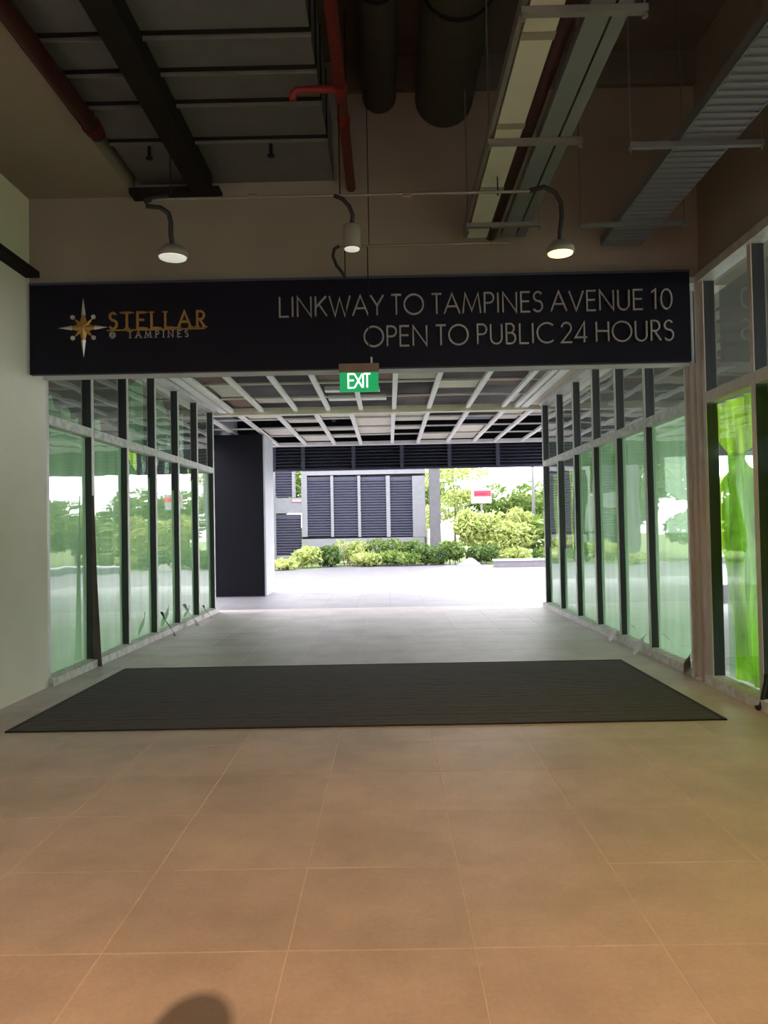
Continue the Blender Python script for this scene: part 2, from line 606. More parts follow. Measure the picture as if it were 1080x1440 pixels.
# left partition
cutL = [0.03 + 1.02 * k for k in range(7)]
frL, rtL = shopfront((-3.11, 6.87), (-3.0, 13.0), 1, cutL,
                     'glass shopfront with pale green film left of the corridor', 'alu')
for k in range(6):
    s0, s1 = cutL[k] + 0.03, cutL[k + 1] - 0.03
    c = lambda x: (lambda v: x)
    if k in (2, 3, 4):
        top = {2: lambda u: 2.02 + 0.22 * abs(math.sin(u * 4 + 0.4)) - 0.15 * u,
               3: lambda u: 2.16 - 0.20 * abs(math.sin(u * 5)),
               4: lambda u: 2.20 - 0.12 * math.sin(u * 3.1)}[k]
    else:
        top = c(Z_TR - 0.05)
    film(frL, rtL, 'protective_film', 'film', c(s0), c(s1), c(0.08), top, 0.004, k * 1.7, nu=14, nv=20)
    if k in (2, 3, 4):                              # torn tongues of film under the transom
        for q, (c0, wd, ln, mm) in enumerate({2: [(0.42, 0.30, 0.52, 'lime'), (0.80, 0.2, 0.30, 'filmc')],
                                              3: [(0.25, 0.3, 0.22, 'filmc'), (0.78, 0.28, 0.36, 'filmc')],
                                              4: [(0.3, 0.4, 0.14, 'filmc'), (0.85, 0.2, 0.30, 'lime')]}[k]):
            cc = s0 + c0 * (s1 - s0)
            film(frL, rtL, 'film_tongue', mm,
                 lambda v: cc - wd / 2 * (0.08 + 0.92 * v ** 0.7), lambda v: cc + wd / 2 * (0.08 + 0.92 * v ** 0.7),
                 c(Z_TR - 0.05 - ln), c(Z_TR - 0.05), 0.012, q + k, t=-0.06, nu=8, nv=10)
for k, (u0, u1, z0, z1) in {2: (0.0, 0.95, 2.46, 3.36), 3: (0.05, 1.0, 2.46, 3.25), 4: (0.0, 0.7, 2.46, 3.30)}.items():
    s0, s1 = cutL[k] + 0.03, cutL[k + 1] - 0.03
    a0, a1 = s0 + u0 * (s1 - s0), s0 + u1 * (s1 - s0)
    film(frL, rtL, 'crumpled_film', 'filmc', lambda v: a0 + 0.05 * math.sin(v * 5), lambda v: a1 - 0.12 * v * v,
         c(z0), lambda u: z1 - 0.18 * abs(math.sin(u * 5 + k)), 0.016, k * 2.1, t=-0.07, n=3)
for k, sa, sb in ((0, 0.1, 0.9), (1, 0.0, 0.45)):       # scraps caught on the transom ledge
    s0, s1 = cutL[k] + 0.03, cutL[k + 1] - 0.03
    a0, a1 = s0 + sa * (s1 - s0), s0 + sb * (s1 - s0)
    film(frL, rtL, 'film_scrap', 'filmc', c(a0), c(a1), c(Z_TR + 0.045),
         lambda u: Z_TR + 0.10 + 0.20 * abs(math.sin(u * 7 + k * 2)) * (1 - u * 0.6), 0.02, k + 4, t=-0.07, nu=16, nv=6)

# right partition
cutR = [0.03, 1.28, 2.26, 3.22, 4.2, 5.2, 6.24]
frR, rtR = shopfront((2.74, 6.72), (2.66, 13.0), -1, cutR,
                     'glass shopfront with green film right of the corridor beyond the pale post', 'alu')
for k in range(6):
    s0, s1 = cutR[k] + 0.03, cutR[k + 1] - 0.03
    film(frR, rtR, 'protective_film', 'film', c(s0), c(s1), c(0.08),
         c(Z_TR - 0.05) if k < 4 else c(1.0), 0.004, k * 1.3 + 5, nu=14, nv=20)
    if k >= 2:
        for q in range(2 if k > 2 else 1):
            ca = s0 + (0.28 + 0.45 * q) * (s1 - s0)
            film(frR, rtR, 'hanging_film', 'lime', lambda v: ca - 0.10 - 0.05 * v, lambda v: ca + 0.10 + 0.04 * v,
                 c(0.95), c(2.2), 0.02, k + q * 3, t=-0.10, nu=10, nv=14, n=2.5)

# near right partition, in the hall
cutN = [0.08, 0.93, 1.93, 2.93, 3.93, 4.93, 5.93, 6.93, 7.93]
frN, rtN = shopfront((2.72, 6.55), (2.76, -1.5), 1, cutN,
                     'glass shopfront with crumpled lime green film nearest on the right', 'post', 'post', 'dirty')
for k in range(8):
    s0, s1 = cutN[k] + 0.03, cutN[k + 1] - 0.03
    film(frN, rtN, 'protective_film', 'filmc', c(s0), c(s1), c(0.08), c(1.9 if k == 0 else Z_TR - 0.05), 0.004, k + 9.0, t=-0.095, nu=12, nv=16)
    wd = s1 - s0

    def lo(v, s0=s0, wd=wd):
        return s0 + wd * (0.26 - 0.36 * min(1, max(0, (v - 0.05) / 0.5)) + 0.26 * math.exp(-((v - 0.78) / 0.07) ** 2))

    def hi(v, s0=s0, wd=wd):
        return s0 + wd * (1.0 - 0.36 * math.exp(-((v - 0.78) / 0.08) ** 2))
    film(frN, rtN, 'crumpled_film', 'lime', lo, hi, c(0.09), c(Z_TR - 0.06), 0.022, k * 1.9, t=-0.07, nu=60, nv=40, n=3.6)

# pale post between the two right partitions
pst = thing('corner_post', (2.70, 6.60, 0), 'pale pinkish post between the two right hand shopfronts', 'post')
MB().box(2.635, 2.80, 6.585, 6.71, 0, 2.72).build('post_shaft', 'post', pst)
MB().box(2.60, 2.636, 6.66, 6.70, 0.02, 2.72).build('edge_strip', 'alu', pst)
MB().box(2.63, 2.82, 6.575, 6.72, 0, 0.03).build('foot', 'dirty', pst)
MB().box(2.655, 2.80, 6.525, 6.565, 0, 3.46).build('door_jamb', 'post', pst)

# shop interiors behind the glass, daylit from their outer side
for sx, nm in ((-1, 'shop_left'), (1, 'shop_right')):
    x0, x1 = (-9.0, -3.3) if sx < 0 else (3.05, 9.0)
    ya = 6.9 if sx < 0 else -3
    struct(MB().box(x0, x1, ya, 13.0, -0.2, -0.004).build('floor_' + nm, 'shopfloor'))
    struct(MB().box(x0, x1, ya, 13.2, 3.7, 3.95).build('ceiling_' + nm, 'darkslab'))
    struct(MB().box(x0, x1, ya - 0.15, ya, 0, 3.7).build('wall_side_' + nm, 'concrete'))
    if sx < 0:
        struct(MB().box(-9.0, -3.1, 13.05, 13.2, 0, 3.7).build('wall_end_' + nm, 'shopwall'))
    else:                                          # end wall with a glazed opening
        for q in ((2.70, 4.7, 0, 3.7), (6.6, 9.0, 0, 3.7), (4.7, 6.6, 2.5, 3.7), (4.7, 6.6, 0, 0.3)):
            struct(MB().box(q[0], q[1], 13.05, 13.2, q[2], q[3]).build('wall_end_' + nm, 'shopwall'))
    for y in (8.0, 11.0):
        xx = -9.0 if sx < 0 else 8.7
        struct(MB().box(xx, xx + 0.3, y, y + 0.3, 0, 3.7).build('column_' + nm, 'concrete'))

# ------------------------------------------------------------------ entrance mat
mt = thing('entrance_mat', (-0.19, 6.48, 0), 'wide charcoal ribbed entrance mat lying across the corridor mouth', 'mat')
x0, x1, y0, y1 = MAT
MB().box(x0, x1, y0, y1, 0.0005, 0.004).build('backing', 'mat_b', mt)
fr_ = MB()
for q in ((x0, x1, y0, y0 + 0.025), (x0, x1, y1 - 0.025, y1), (x0, x0 + 0.025, y0, y1), (x1 - 0.025, x1, y0, y1)):
    fr_.box(*q, 0.0005, 0.011)
fr_.build('rubber_edge', 'mat_f', mt)
rb = MB()
n = 64
p = (y1 - y0 - 0.06) / n
for k in range(n):
    ya = y0 + 0.03 + k * p
    rb.box(x0 + 0.03, x1 - 0.03, ya, ya + p * 0.68, 0.003, 0.0095 + random.uniform(-0.001, 0.001))
rb.build('ribs', 'mat_r', mt)['kind'] = 'stuff'

# ------------------------------------------------------------------ sign with raised letters
SY = 6.50
sg = thing('overhead_sign', (-0.2, SY, 2.72), 'long dark navy sign with linkway lettering and gold star over the corridor', 'sign')
MB().box(-3.035, 2.595, SY, 6.558, 2.722, 3.50).build('sign_panel', 'navy', sg)
MB().box(-3.035, 2.595, SY - 0.006, SY + 0.02, 3.487, 3.507).build('top_edge', 'navylouv', sg)
MB().box(-2.95, 2.60, 6.56, 6.60, 2.69, 2.725).build('bottom_trim', 'greyframe', sg)


def arc(cx, cz, rx, rz, a0, a1, n=14):
    return [(cx + rx * math.cos(math.radians(a0 + (a1 - a0) * i / n)),
             cz + rz * math.sin(math.radians(a0 + (a1 - a0) * i / n))) for i in range(n + 1)]


GL = {  # strokes on a box of cap height 1
    'L': (.50, [[(0.05, 1), (0.05, 0), (0.5, 0)]]),
    'I': (.14, [[(0.07, 1), (0.07, 0)]]),
    'N': (.78, [[(0.05, 0), (0.05, 1), (0.73, 0), (0.73, 1)]]),
    'K': (.62, [[(0.05, 0), (0.05, 1)], [(0.58, 1), (0.06, 0.45)], [(0.22, 0.60), (0.62, 0)]]),
    'W': (1.05, [[(0, 1), (0.28, 0), (0.525, 0.9), (0.77, 0), (1.05, 1)]]),
    'A': (.78, [[(0, 0), (0.39, 1), (0.78, 0)], [(0.14, 0.35), (0.64, 0.35)]]),
    'Y': (.64, [[(0, 1), (0.32, 0.48), (0.64, 1)], [(0.32, 0.48), (0.32, 0)]]),
    'T': (.50, [[(0, 1), (0.5, 1)], [(0.25, 1), (0.25, 0)]]),
    'O': (1.0, [arc(.5, .5, .48, .5, 0, 360, 28)]),
    'M': (.95, [[(0.03, 0), (0.15, 1), (0.475, 0.12), (0.80, 1), (0.92, 0)]]),
    'P': (.52, [[(0.05, 0), (0.05, 1), (0.27, 1)] + arc(.27, .745, .23, .255, 90, -90) + [(0.05, 0.49)]]),
    'E': (.52, [[(0.5, 1), (0.05, 1), (0.05, 0), (0.5, 0)], [(0.05, 0.53), (0.46, 0.53)]]),
    'S': (.50, [arc(.25, .765, .2, .235, 30, 265, 12) + arc(.24, .27, .23, .27, 85, -150, 14)]),
    'V': (.72, [[(0, 1), (0.36, 0), (0.72, 1)]]),
    'U': (.66, [[(0.05, 1), (0.05, 0.3)] + arc(.33, .3, .28, .3, 180, 360) + [(0.61, 1)]]),
    'B': (.54, [[(0.05, 0), (0.05, 1), (0.24, 1)] + arc(.24, .77, .19, .23, 90, -90) +
                [(0.05, 0.54)], [(0.22, 0.54)] + arc(.26, .27, .24, .27, 90, -90) + [(0.05, 0)]]),
    'C': (.80, [arc(.5, .5, .48, .5, 48, 312, 22)]),
    'H': (.70, [[(0.05, 0), (0.05, 1)], [(0.65, 0), (0.65, 1)], [(0.05, 0.53), (0.65, 0.53)]]),
    'R': (.54, [[(0.05, 0), (0.05, 1), (0.25, 1)] + arc(.25, .745, .22, .255, 90, -90) + [(0.05, 0.49)],
                [(0.2, 0.49), (0.52, 0)]]),
    'X': (.58, [[(0, 0), (0.58, 1)], [(0, 1), (0.58, 0)]]),
    '1': (.34, [[(0.03, 0.86), (0.22, 1), (0.22, 0)]]),
    '0': (.60, [arc(.3, .5, .27, .5, 0, 360, 24)]),
    '2': (.56, [arc(.27, .72, .24, .28, 170, -35, 12) + [(0.03, 0), (0.55, 0)]]),
    '4': (.62, [[(0.48, 0), (0.48, 1), (0.03, 0.24), (0.62, 0.24)]]),
    '@': (.95, [arc(.47, .5, .42, .48, -50, 300, 20), arc(.47, .5, .2, .24, 0, 360, 14)]),
}


def stroke(mb, pts, wd, y0, y1):
    """ribbon of even width along a polyline, mitred at the bends"""
    q = [Vector(pts[0])]
    for t in pts[1:]:
        if (Vector(t) - q[-1]).length > 1e-5:
            q.append(Vector(t))
    closed = len(q) > 3 and (q[0] - q[-1]).length < 1e-4
    if closed:
        q.pop()
    n = len(q)
    b = len(mb.v)
    for i in range(n):
        d0 = (q[i] - q[i - 1]).normalized() if (i > 0 or closed) else None
        d1 = (q[(i + 1) % n] - q[i]).normalized() if (i < n - 1 or closed) else None
        d0 = d0 or d1
        d1 = d1 or d0
        n0, n1 = Vector((-d0.y, d0.x)), Vector((-d1.y, d1.x))
        m_ = n0 + n1
        m_ = n0 if m_.length < 1e-3 else m_.normalized()
        k = min(1 / max(m_.dot(n0), 0.2), 2.2) * wd / 2
        for y in (y0, y1):
            for sg_ in (1, -1):
                v = q[i] + m_ * k * sg_
                mb.v.append((v.x, y, v.y))
    for i in range(n if closed else n - 1):
        a, c = b + 4 * i, b + 4 * ((i + 1) % n)
        for e, f in ((0, 1), (1, 3), (3, 2), (2, 0)):
            mb.f.append((a + e, a + f, c + f, c + e))
    if not closed:
        e = b + 4 * (n - 1)
        mb.f += [(b, b + 1, b + 3, b + 2), (e, e + 2, e + 3, e + 1)]


def text_width(t, h, sp, gap):
    return sum((gap if ch == ' ' else GL[ch][0] * h + sp) for ch in t) - sp


def line(t, x_start, x_end, z0, h, m, y, depth, wd, root, name='letter', serif=False):
    """letters spread so that the line runs from x_start to x_end"""
    nat = sum(GL[ch][0] * h for ch in t if ch != ' ')
    nsp = t.count(' ')
    units = (len(t) - 1 - 2 * nsp) + 3.1 * nsp          # a word gap is worth 3.1 letter gaps
    sp = (x_end - x_start - nat) / units
    x = x_start
    for i, ch in enumerate(t):
        if ch == ' ':
            continue
        mb = MB()
        for q_, st in enumerate(GL[ch][1]):
            stroke(mb, [(x + px * h, z0 + pz * h) for px, pz in st], wd, y - depth - 0.0012 * q_, y)
        if serif:
            for st in GL[ch][1]:
                for (px, pz) in (st[0], st[-1]):
                    if abs(pz) < 0.01 or abs(pz - 1) < 0.01:
                        stroke(mb, [(x + px * h - wd * 1.3, z0 + pz * h), (x + px * h + wd * 1.3, z0 + pz * h)], wd * 0.45, y - depth - 0.004, y)
        mb.build(name, m, root)
        x += GL[ch][0] * h
        if i + 1 < len(t):
            x += sp * (3.1 if t[i + 1] == ' ' else 1)


dS = SY - 0.02
a_, b_ = at(392, 448, dS), at(946, 431, dS)
HT = 0.168
zz = (a_.z + b_.z) / 2
line('LINKWAY TO TAMPINES AVENUE 10', a_.x, b_.x, zz, HT, 'letter', SY, 0.02, 0.0125, sg)
a_, b_ = at(512, 490, dS), at(948, 475, dS)
line('OPEN TO PUBLIC 24 HOURS', a_.x, b_.x, (a_.z + b_.z) / 2, HT, 'letter', SY, 0.02, 0.013, sg)
# logo
a_, b_ = at(153, 462, dS), at(288, 459, dS)
line('STELLAR', a_.x, b_.x, (a_.z + b_.z) / 2, 0.135, 'gold', SY, 0.015, 0.018, sg, 'gold_letter', True)
MB().box(a_.x - 0.02, b_.x, SY - 0.012, SY, (a_.z + b_.z) / 2 - 0.018, (a_.z + b_.z) / 2 - 0.008).build('gold_underline', 'gold', sg)
a_, b_ = at(153, 475, dS), at(264, 473, dS)
line('@ TAMPINES', a_.x, b_.x, (a_.z + b_.z) / 2, 0.055, 'letter', SY, 0.01, 0.008, sg, 'small_letter', True)
cst = at(116, 460, dS)
sx = MB()
K = dS / F


def spike(mb, ang, ln, wd, base=0.0, h=0.022):
    c_, s_ = math.cos(ang), math.sin(ang)

    def q(a, t, y):
        return (cst.x + c_ * a - s_ * t, SY - y, cst.z + s_ * a + c_ * t)
    b = len(mb.v)
    mb.v += [q(base, -wd, 0), q(base, wd, 0), q(ln, 0, 0), q(base, 0, h)]
    mb.f += [(b, b + 2, b + 3), (b + 3, b + 2, b + 1), (b, b + 3, b + 1)]


body = MB()
for ang, ln in ((90, 28), (270, 28), (0, 24), (180, 24)):
    spike(body, math.radians(ang), ln * K, 7 * K)
for ang in (45, 135, 225, 315):
    spike(body, math.radians(ang), 20 * K, 5 * K)
star = body.build('star', 'gold', sg)
for ang, ln, bs in ((90, 43, 18), (270, 43, 18), (0, 35, 16), (180, 37, 16)):
    t_ = MB()
    spike(t_, math.radians(ang), ln * K, 3.4 * K, bs * K, 0.016)
    t_.build('silver_tip', 'silver', star)
for ang in (45, 135, 225, 315):
    r_ = 21 * K
    cx, cz = cst.x + r_ * math.cos(math.radians(ang)), cst.z + r_ * math.sin(math.radians(ang))
    mb = MB()
    mb.prism([(cx + 3.2 * K * math.cos(t * math.pi / 4), cz + 3.2 * K * math.sin(t * math.pi / 4)) for t in range(8)], SY - 0.012, SY)
    mb.build('star_bead', 'silver', star)

# ------------------------------------------------------------------ exit sign
EY = 6.0
ea, eb = at(478, 551, EY), at(532, 523, EY)
ez0, ez1 = ea.z, eb.z
ex = thing('exit_sign', ((ea.x + eb.x) / 2, EY, ez0), 'green lit EXIT sign hanging on two rods before the navy sign', 'exit sign')
MB().box(ea.x, eb.x, EY, EY + 0.03, ez0, ez1).build('sign_face', 'green', ex)
MB().box(ea.x - 0.005, eb.x + 0.005, EY - 0.012, EY + 0.045, ez1, ez1 + 0.068).build('housing', 'housing', ex)
line('EXIT', ea.x + 0.062, eb.x - 0.062, ez0 + 0.03, 0.108, 'exitw', EY, 0.004, 0.0125, ex)
ez = at(485, 345, EY).z
for px in (487, 519):
    xx = at(px, 480, EY).x
    MB().tube([(xx, EY + 0.015, ez1 + 0.065), (xx, EY + 0.015, ez)], 0.005, 6).build('rod', 'blackst', ex)
xx = at(522, 490, EY).x
MB().tube([(xx, EY + 0.01, ez1 + 0.066), (xx, EY + 0.01, ez1 + 0.12)], 0.008, 8).build('cable_gland', 'silver', ex)
pf = [at(477, 346, EY), at(470, 350, EY), at(468, 360, EY), at(473, 373, EY), at(481, 383, EY), at(486, 392, EY)]
MB().tube(pf, 0.013, 8).build('flexible_conduit', 'rubber', ex, smooth=True)

# ------------------------------------------------------------------ conduits and hanging lamps
LY = 5.2
c1 = thing('electrical_conduit', at(475, 275, LY), 'thin steel conduit running across above the three hanging lamps', 'conduit')
MB().tube([at(205, 281, LY), at(745, 269, LY)], 0.011, 8).build('tube', 'zinc', c1)
for px in (355, 572):
    q = at(px, 276, LY)
    MB().tube([q - Vector((0.03, 0, 0)), q + Vector((0.03, 0, 0))], 0.016, 8).build('coupling', 'housing', c1)
for px in (240, 478, 700):
    q = at(px, 275, LY)
    top = 4.2 if px == 240 else (4.36 if px == 478 else 3.74)
    MB().tube([q, (q.x, q.y, top)], 0.005, 6).build('hanger_rod', 'blackst', c1)
c2 = thing('electrical_conduit', at(600, 345, EY), 'thin steel conduit above the EXIT sign, lower of the two', 'conduit')
MB().tube([at(478, 347, EY + 0.015), at(716, 341, EY + 0.015)], 0.011, 8).build('tube', 'zinc', c2)
for px in (519, 690):
    q = at(px, 345, EY + 0.015)
    MB().tube([q, (q.x, q.y, 4.84 if px == 519 else 3.72)], 0.004, 6).build('hanger_rod', 'blackst', c2)


def spot(parent, loc, watts, cone=125):
    d = bpy.data.lights.new('lamp_light', 'SPOT')
    d.energy = watts
    d.color = WARM
    d.spot_size = math.radians(cone)
    d.spot_blend = 0.6
    d.shadow_soft_size = 0.07
    o = bpy.data.objects.new('lamp_light', d)
    COL.objects.link(o)
    o.location = Vector(loc) - parent_world(parent)
    o.parent = parent


def disc_lamp(c, label, lens, cable, r=0.105):
    o = thing('hanging_downlight', c, label, 'lamp', 'hanging downlights')
    MB().lathe(c, [(r * 0.25, 0.075), (r * 0.6, 0.07), (r * 0.98, 0.03), (r, 0.0), (r * 0.94, -0.008), (r * 0.9, 0.0)]).build('housing', 'lampb', o, smooth=True)
    MB().lathe(c, [(r * 0.9, -0.002), (r * 0.86, -0.012), (r * 0.4, -0.016)]).build('lens', lens, o, smooth=True)
    if cable:
        MB().tube(cable, 0.017, 8).build('flexible_conduit', 'rubber', o, smooth=True)
    return o


c = at(243, 361, LY)
disc_lamp(c, 'dimly lit round hanging lamp above the gold star logo', 'lamp_dim',
          [at(236, 277, LY), at(215, 279, LY), at(203, 284, LY), at(206, 290, LY), at(226, 292, LY), at(237, 300, LY), at(240, 312, LY),
           at(240, 330, LY), (c.x, c.y, c.z + 0.07)])
c = at(788, 355, LY)
lp = disc_lamp(c, 'lit warm round hanging lamp on the right', 'lamp_on',
               [at(745, 268, LY), at(765, 263, LY), at(780, 270, LY), at(789, 285, LY), at(790, 305, LY), at(788, 325, LY),
                (c.x, c.y, c.z + 0.07)], r=0.095)
spot(lp, (c.x, c.y, c.z - 0.03), 45)
c = at(495, 350, LY)
o = thing('hanging_downlight', c, 'small cylindrical hanging lamp above the EXIT sign', 'lamp', 'hanging downlights')
MB().lathe(c, [(0.02, 0.165), (0.055, 0.16), (0.06, 0.15), (0.06, 0.0), (0.055, 0.0)]).build('housing', 'lampb', o, smooth=True)
MB().lathe(c, [(0.054, 0.004), (0.05, -0.006), (0.02, -0.008)]).build('lens', 'lamp_dim', o, smooth=True)
MB().tube([at(470, 275, LY), at(482, 280, LY), at(491, 290, LY), at(496, 303, LY), (c.x, c.y, c.z + 0.16)], 0.015, 8).build(
    'flexible_conduit', 'rubber', o, smooth=True)
# the hall's other lamps, over and behind the photographer
for i, (x, y, lab) in enumerate(((-1.15, 1.6, 'lit hanging lamp over the near floor, left of centre'), (1.5, 1.6, 'lit hanging lamp over the near floor, right of centre'),
                                 (-1.15, -1.6, 'lit hanging lamp at the back of the hall, left'), (1.5, -1.6, 'lit hanging lamp at the back of the hall, right'))):
    q = Vector((x, y, 3.25))
    o = disc_lamp(q, lab, 'lamp_on', [(x, y, 4.36 if x < 0 else 5.4), (x, y, 3.9), (x, y, 3.32)])
    spot(o, (x, y, 3.22), 112)

# ------------------------------------------------------------------ services under the hall ceiling
du = thing('sheet_metal_duct', (-1.25, 2.0, 4.36), 'broad flat grey sheet metal duct under the ceiling on the left', 'duct')
MB().box(-2.08, -0.42, -4, 6.55, 4.36, 4.85).build('duct_body', 'duct', du)
for y in (3.2, 3.9, 4.57, 4.94, 5.31, 5.82):
    MB().box(-2.085, -0.41, y - 0.012, y, 4.325, 4.87).build('flange', 'flange', du)
    MB().box(-2.085, -0.41, y - 0.045, y - 0.03, 4.34, 4.87).build('flange', 'blackst', du)
for x in (-2.0, -0.5):
    for y in (3.6, 5.6):
        MB().tube([(x, y, 4.85), (x, y, 5.4)], 0.006, 6).build('hanger_rod', 'zinc', du)
tag(MB().box(-1.60, -1.43, -4, 6.38, 4.20, 4.358).build('steel_beam', 'blackst', loc=(-1.5, 1.2, 4.2)),
    'black steel beam running under the grey duct', 'beam')
rp = thing('red_fire_pipe', (-2.06, 1, 4.28), 'dark red fire pipe beside the bulkhead at far left', 'pipe')
MB().tube([(-2.06, -4, 4.255), (-2.06, 5.5, 4.255)], 0.058, 14).build('pipe', 'red', rp, smooth=True)
for y in (3, 5.4):
    MB().tube([(-2.06, y - 0.03, 4.255), (-2.06, y + 0.03, 4.255)], 0.068, 14).build('coupling', 'red', rp)
    MB().tube([(-2.06, y, 4.34), (-2.06, y, 4.37)], 0.01, 6).build('hanger_rod', 'blackst', rp)
sp_ = thing('red_fire_pipe', (-0.27, 1, 4.27), 'red sprinkler pipe with a side branch near the middle of the ceiling', 'pipe')
MB().tube([(-0.27, -4, 4.30), (-0.27, 6.56, 4.30)], 0.040, 12).build('pipe', 'redb', sp_, smooth=True)
MB().tube([(-0.27, 5.05, 4.285), (-0.56, 5.05, 4.285), (-0.585, 5.05, 4.26), (-0.585, 5.05, 4.22)], 0.026, 10).build('branch', 'redb', sp_, smooth=True)
MB().tube([(-0.27, 5.42, 4.30), (-0.27, 5.48, 4.30)], 0.048, 12).build('coupling', 'redb', sp_)
MB().tube([(-0.27, 5.02, 4.30), (-0.27, 5.09, 4.30)], 0.048, 12).build('coupling', 'redb', sp_)
for y in (3.5, 5.9):
    MB().tube([(-0.27, y, 4.34), (-0.27, y, 5.4)], 0.005, 6).build('hanger_rod', 'blackst', sp_)
for px, rpx, d, lab in ((533, 24, 6.55, 'narrower of the two round dark ducts entering the wall'),
                        (624, 41, 6.55, 'wider of the two round dark ducts entering the wall')):
    r = rpx * d / F
    q = at(px, 160 - rpx if rpx < 30 else 180 - rpx, d)
    o = thing('round_duct', (q.x, 2, q.z), lab, 'duct', 'round ducts')
    MB().tube([(q.x, -4, q.z), (q.x, 6.56, q.z)], r, 24).build('duct_body', 'pipewrap', o, smooth=True)
    for y in (3.4, 5.15):
        MB().tube([(q.x, y - 0.02, q.z), (q.x, y + 0.02, q.z)], r + 0.008, 24).build('joint_band', 'blackst', o, smooth=True)
        for s_ in (-1, 1):
            MB().tube([(q.x + s_ * (r + 0.008), y, q.z), (q.x + s_ * (r + 0.008), y, 5.4)], 0.005, 6).build('hanger_rod', 'zinc', o)
for px, py in ((210, 232), (381, 216)):
    q = at(px, py, 5.9)
    o = thing('sprinkler_head', (q.x, q.y, 4.3), 'tiny black sprinkler head under the duct, ' + ('left of the black beam' if px < 300 else 'right of the black beam'), 'sprinkler', 'sprinkler heads')
    MB().tube([(q.x, q.y, 4.36), (q.x, q.y, 4.27)], 0.014, 8).build('stem', 'blackst', o)
    MB().tube([(q.x, q.y, 4.272), (q.x, q.y, 4.262)], 0.028, 10).build('deflector', 'blackst', o)

TZ = 3.76
tk = thing('cable_trunking', (0.78, 2, TZ), 'cream cable trunking beneath the ceiling right of the round ducts', 'trunking')
MB().box(0.70, 0.86, -3, 6.35, TZ, TZ + 0.10).build('channel', 'trunk', tk)
for y in (2.6, 3.7, 4.55, 5.4):
    MB().box(0.695, 0.865, y, y + 0.06, TZ - 0.004, TZ + 0.105).build('joint_cover', 'lampb', tk)
MB().box(0.665, 0.692, -3, 6.35, TZ + 0.01, TZ + 0.08).build('side_rail', 'zinc', tk)
ty = thing('cable_tray', (1.08, 2, TZ), 'grey cable tray beside the cream trunking', 'cable tray')
MB().box(0.98, 1.095, -3, 6.35, TZ, TZ + 0.06).build('tray_floor', 'tray', ty)
MB().box(1.108, 1.18, -3, 6.35, TZ, TZ + 0.06).build('tray_side', 'tray', ty)
tag(MB().tube([(0.92, -3, TZ + 0.10), (0.92, 6.56, TZ + 0.10)], 0.05, 12).build('red_fire_pipe', 'red', smooth=True, loc=(0.92, 2, TZ)),
    'dark red pipe between the cream trunking and the grey tray', 'pipe')
for i, y in enumerate((3.53, 4.74, 6.05)):
    o = thing('trapeze_hanger', (0.95, y, TZ - 0.03), ['steel trapeze bar under trunking at the top edge of the picture',
              'middle steel trapeze bar under trunking and tray', 'rear steel trapeze bar under trunking near the wall'][i], 'bracket', 'trapeze hangers')
    MB().box(0.66, 1.25, y - 0.02, y + 0.02, TZ - 0.034, TZ - 0.001).build('strut', 'zinc', o)
    for x in (0.672, 1.238):
        MB().tube([(x, y, TZ - 0.06), (x, y, 5.4)], 0.006, 6).build('threaded_rod', 'zinc', o)
        MB().tube([(x, y, TZ - 0.058), (x, y, TZ - 0.043)], 0.014, 6).build('nut', 'zinc', o)
pt = thing('cable_tray', (2.0, 2, 3.69), 'wide perforated grey cable tray along the right wall', 'cable tray')
MB().box(1.82, 2.17, -3, 6.40, 3.695, 3.70).build('tray_floor', 'tray', pt)
for x in (1.82, 2.16):
    MB().box(x, x + 0.01, -3, 6.40, 3.69, 3.76).build('tray_side', 'tray', pt)
rb = MB()
y = 3.0
while y < 6.38:
    rb.box(1.83, 2.16, y, y + 0.03, 3.686, 3.695)
    y += 0.075
o = rb.build('rungs', 'tray', pt)
o['kind'] = 'stuff'
for i, y in enumerate((2.9, 4.67, 5.9)):
    o = thing('trapeze_hanger', (1.95, y, 3.66), ['front steel bar under the wide tray, out at the upper right', 'middle steel bar under the wide perforated tray',
              'rear steel bar under the wide perforated tray by the wall'][i], 'bracket', 'trapeze hangers')
    MB().box(1.52, 2.34, y - 0.018, y + 0.018, 3.652, 3.685).build('strut', 'tray', o)
    for x in (1.53, 2.33):
        MB().tube([(x, y, 3.63), (x, y, 5.4)], 0.005, 6).build('threaded_rod', 'zinc', o)

# ------------------------------------------------------------------ linkway roof and open ceiling grid
struct(MB().box(-3.9, 4.3, 6.80, 19.3, 4.15, 4.4).build('ceiling_linkway', 'darkslab'))
struct(MB().box(-3.35, -2.93, 6.80, 13.3, 3.46, 4.15).build('trim_5', 'beige'))
struct(MB().box(2.48, 3.05, 6.80, 13.3, 3.46, 4.15).build('trim_6', 'beige'))
struct(MB().box(-3.9, -3.75, 13.3, 19.3, 3.3, 4.15).build('trim_7', 'greyframe'))
struct(MB().box(4.2, 4.3, 13.3, 19.3, 3.46, 4.15).build('trim_8', 'greyframe'))
GZ = 3.45
cg = thing('ceiling_grid', (0, 12, GZ), 'open white ceiling grid with gaps over the corridor', 'ceiling grid')


def bar(x0, x1, y0, y1, name='grid_bar', m='white', z=GZ, h=0.05):
    return MB().box(x0, x1, y0, y1, z, z + h).build(name, m, cg)


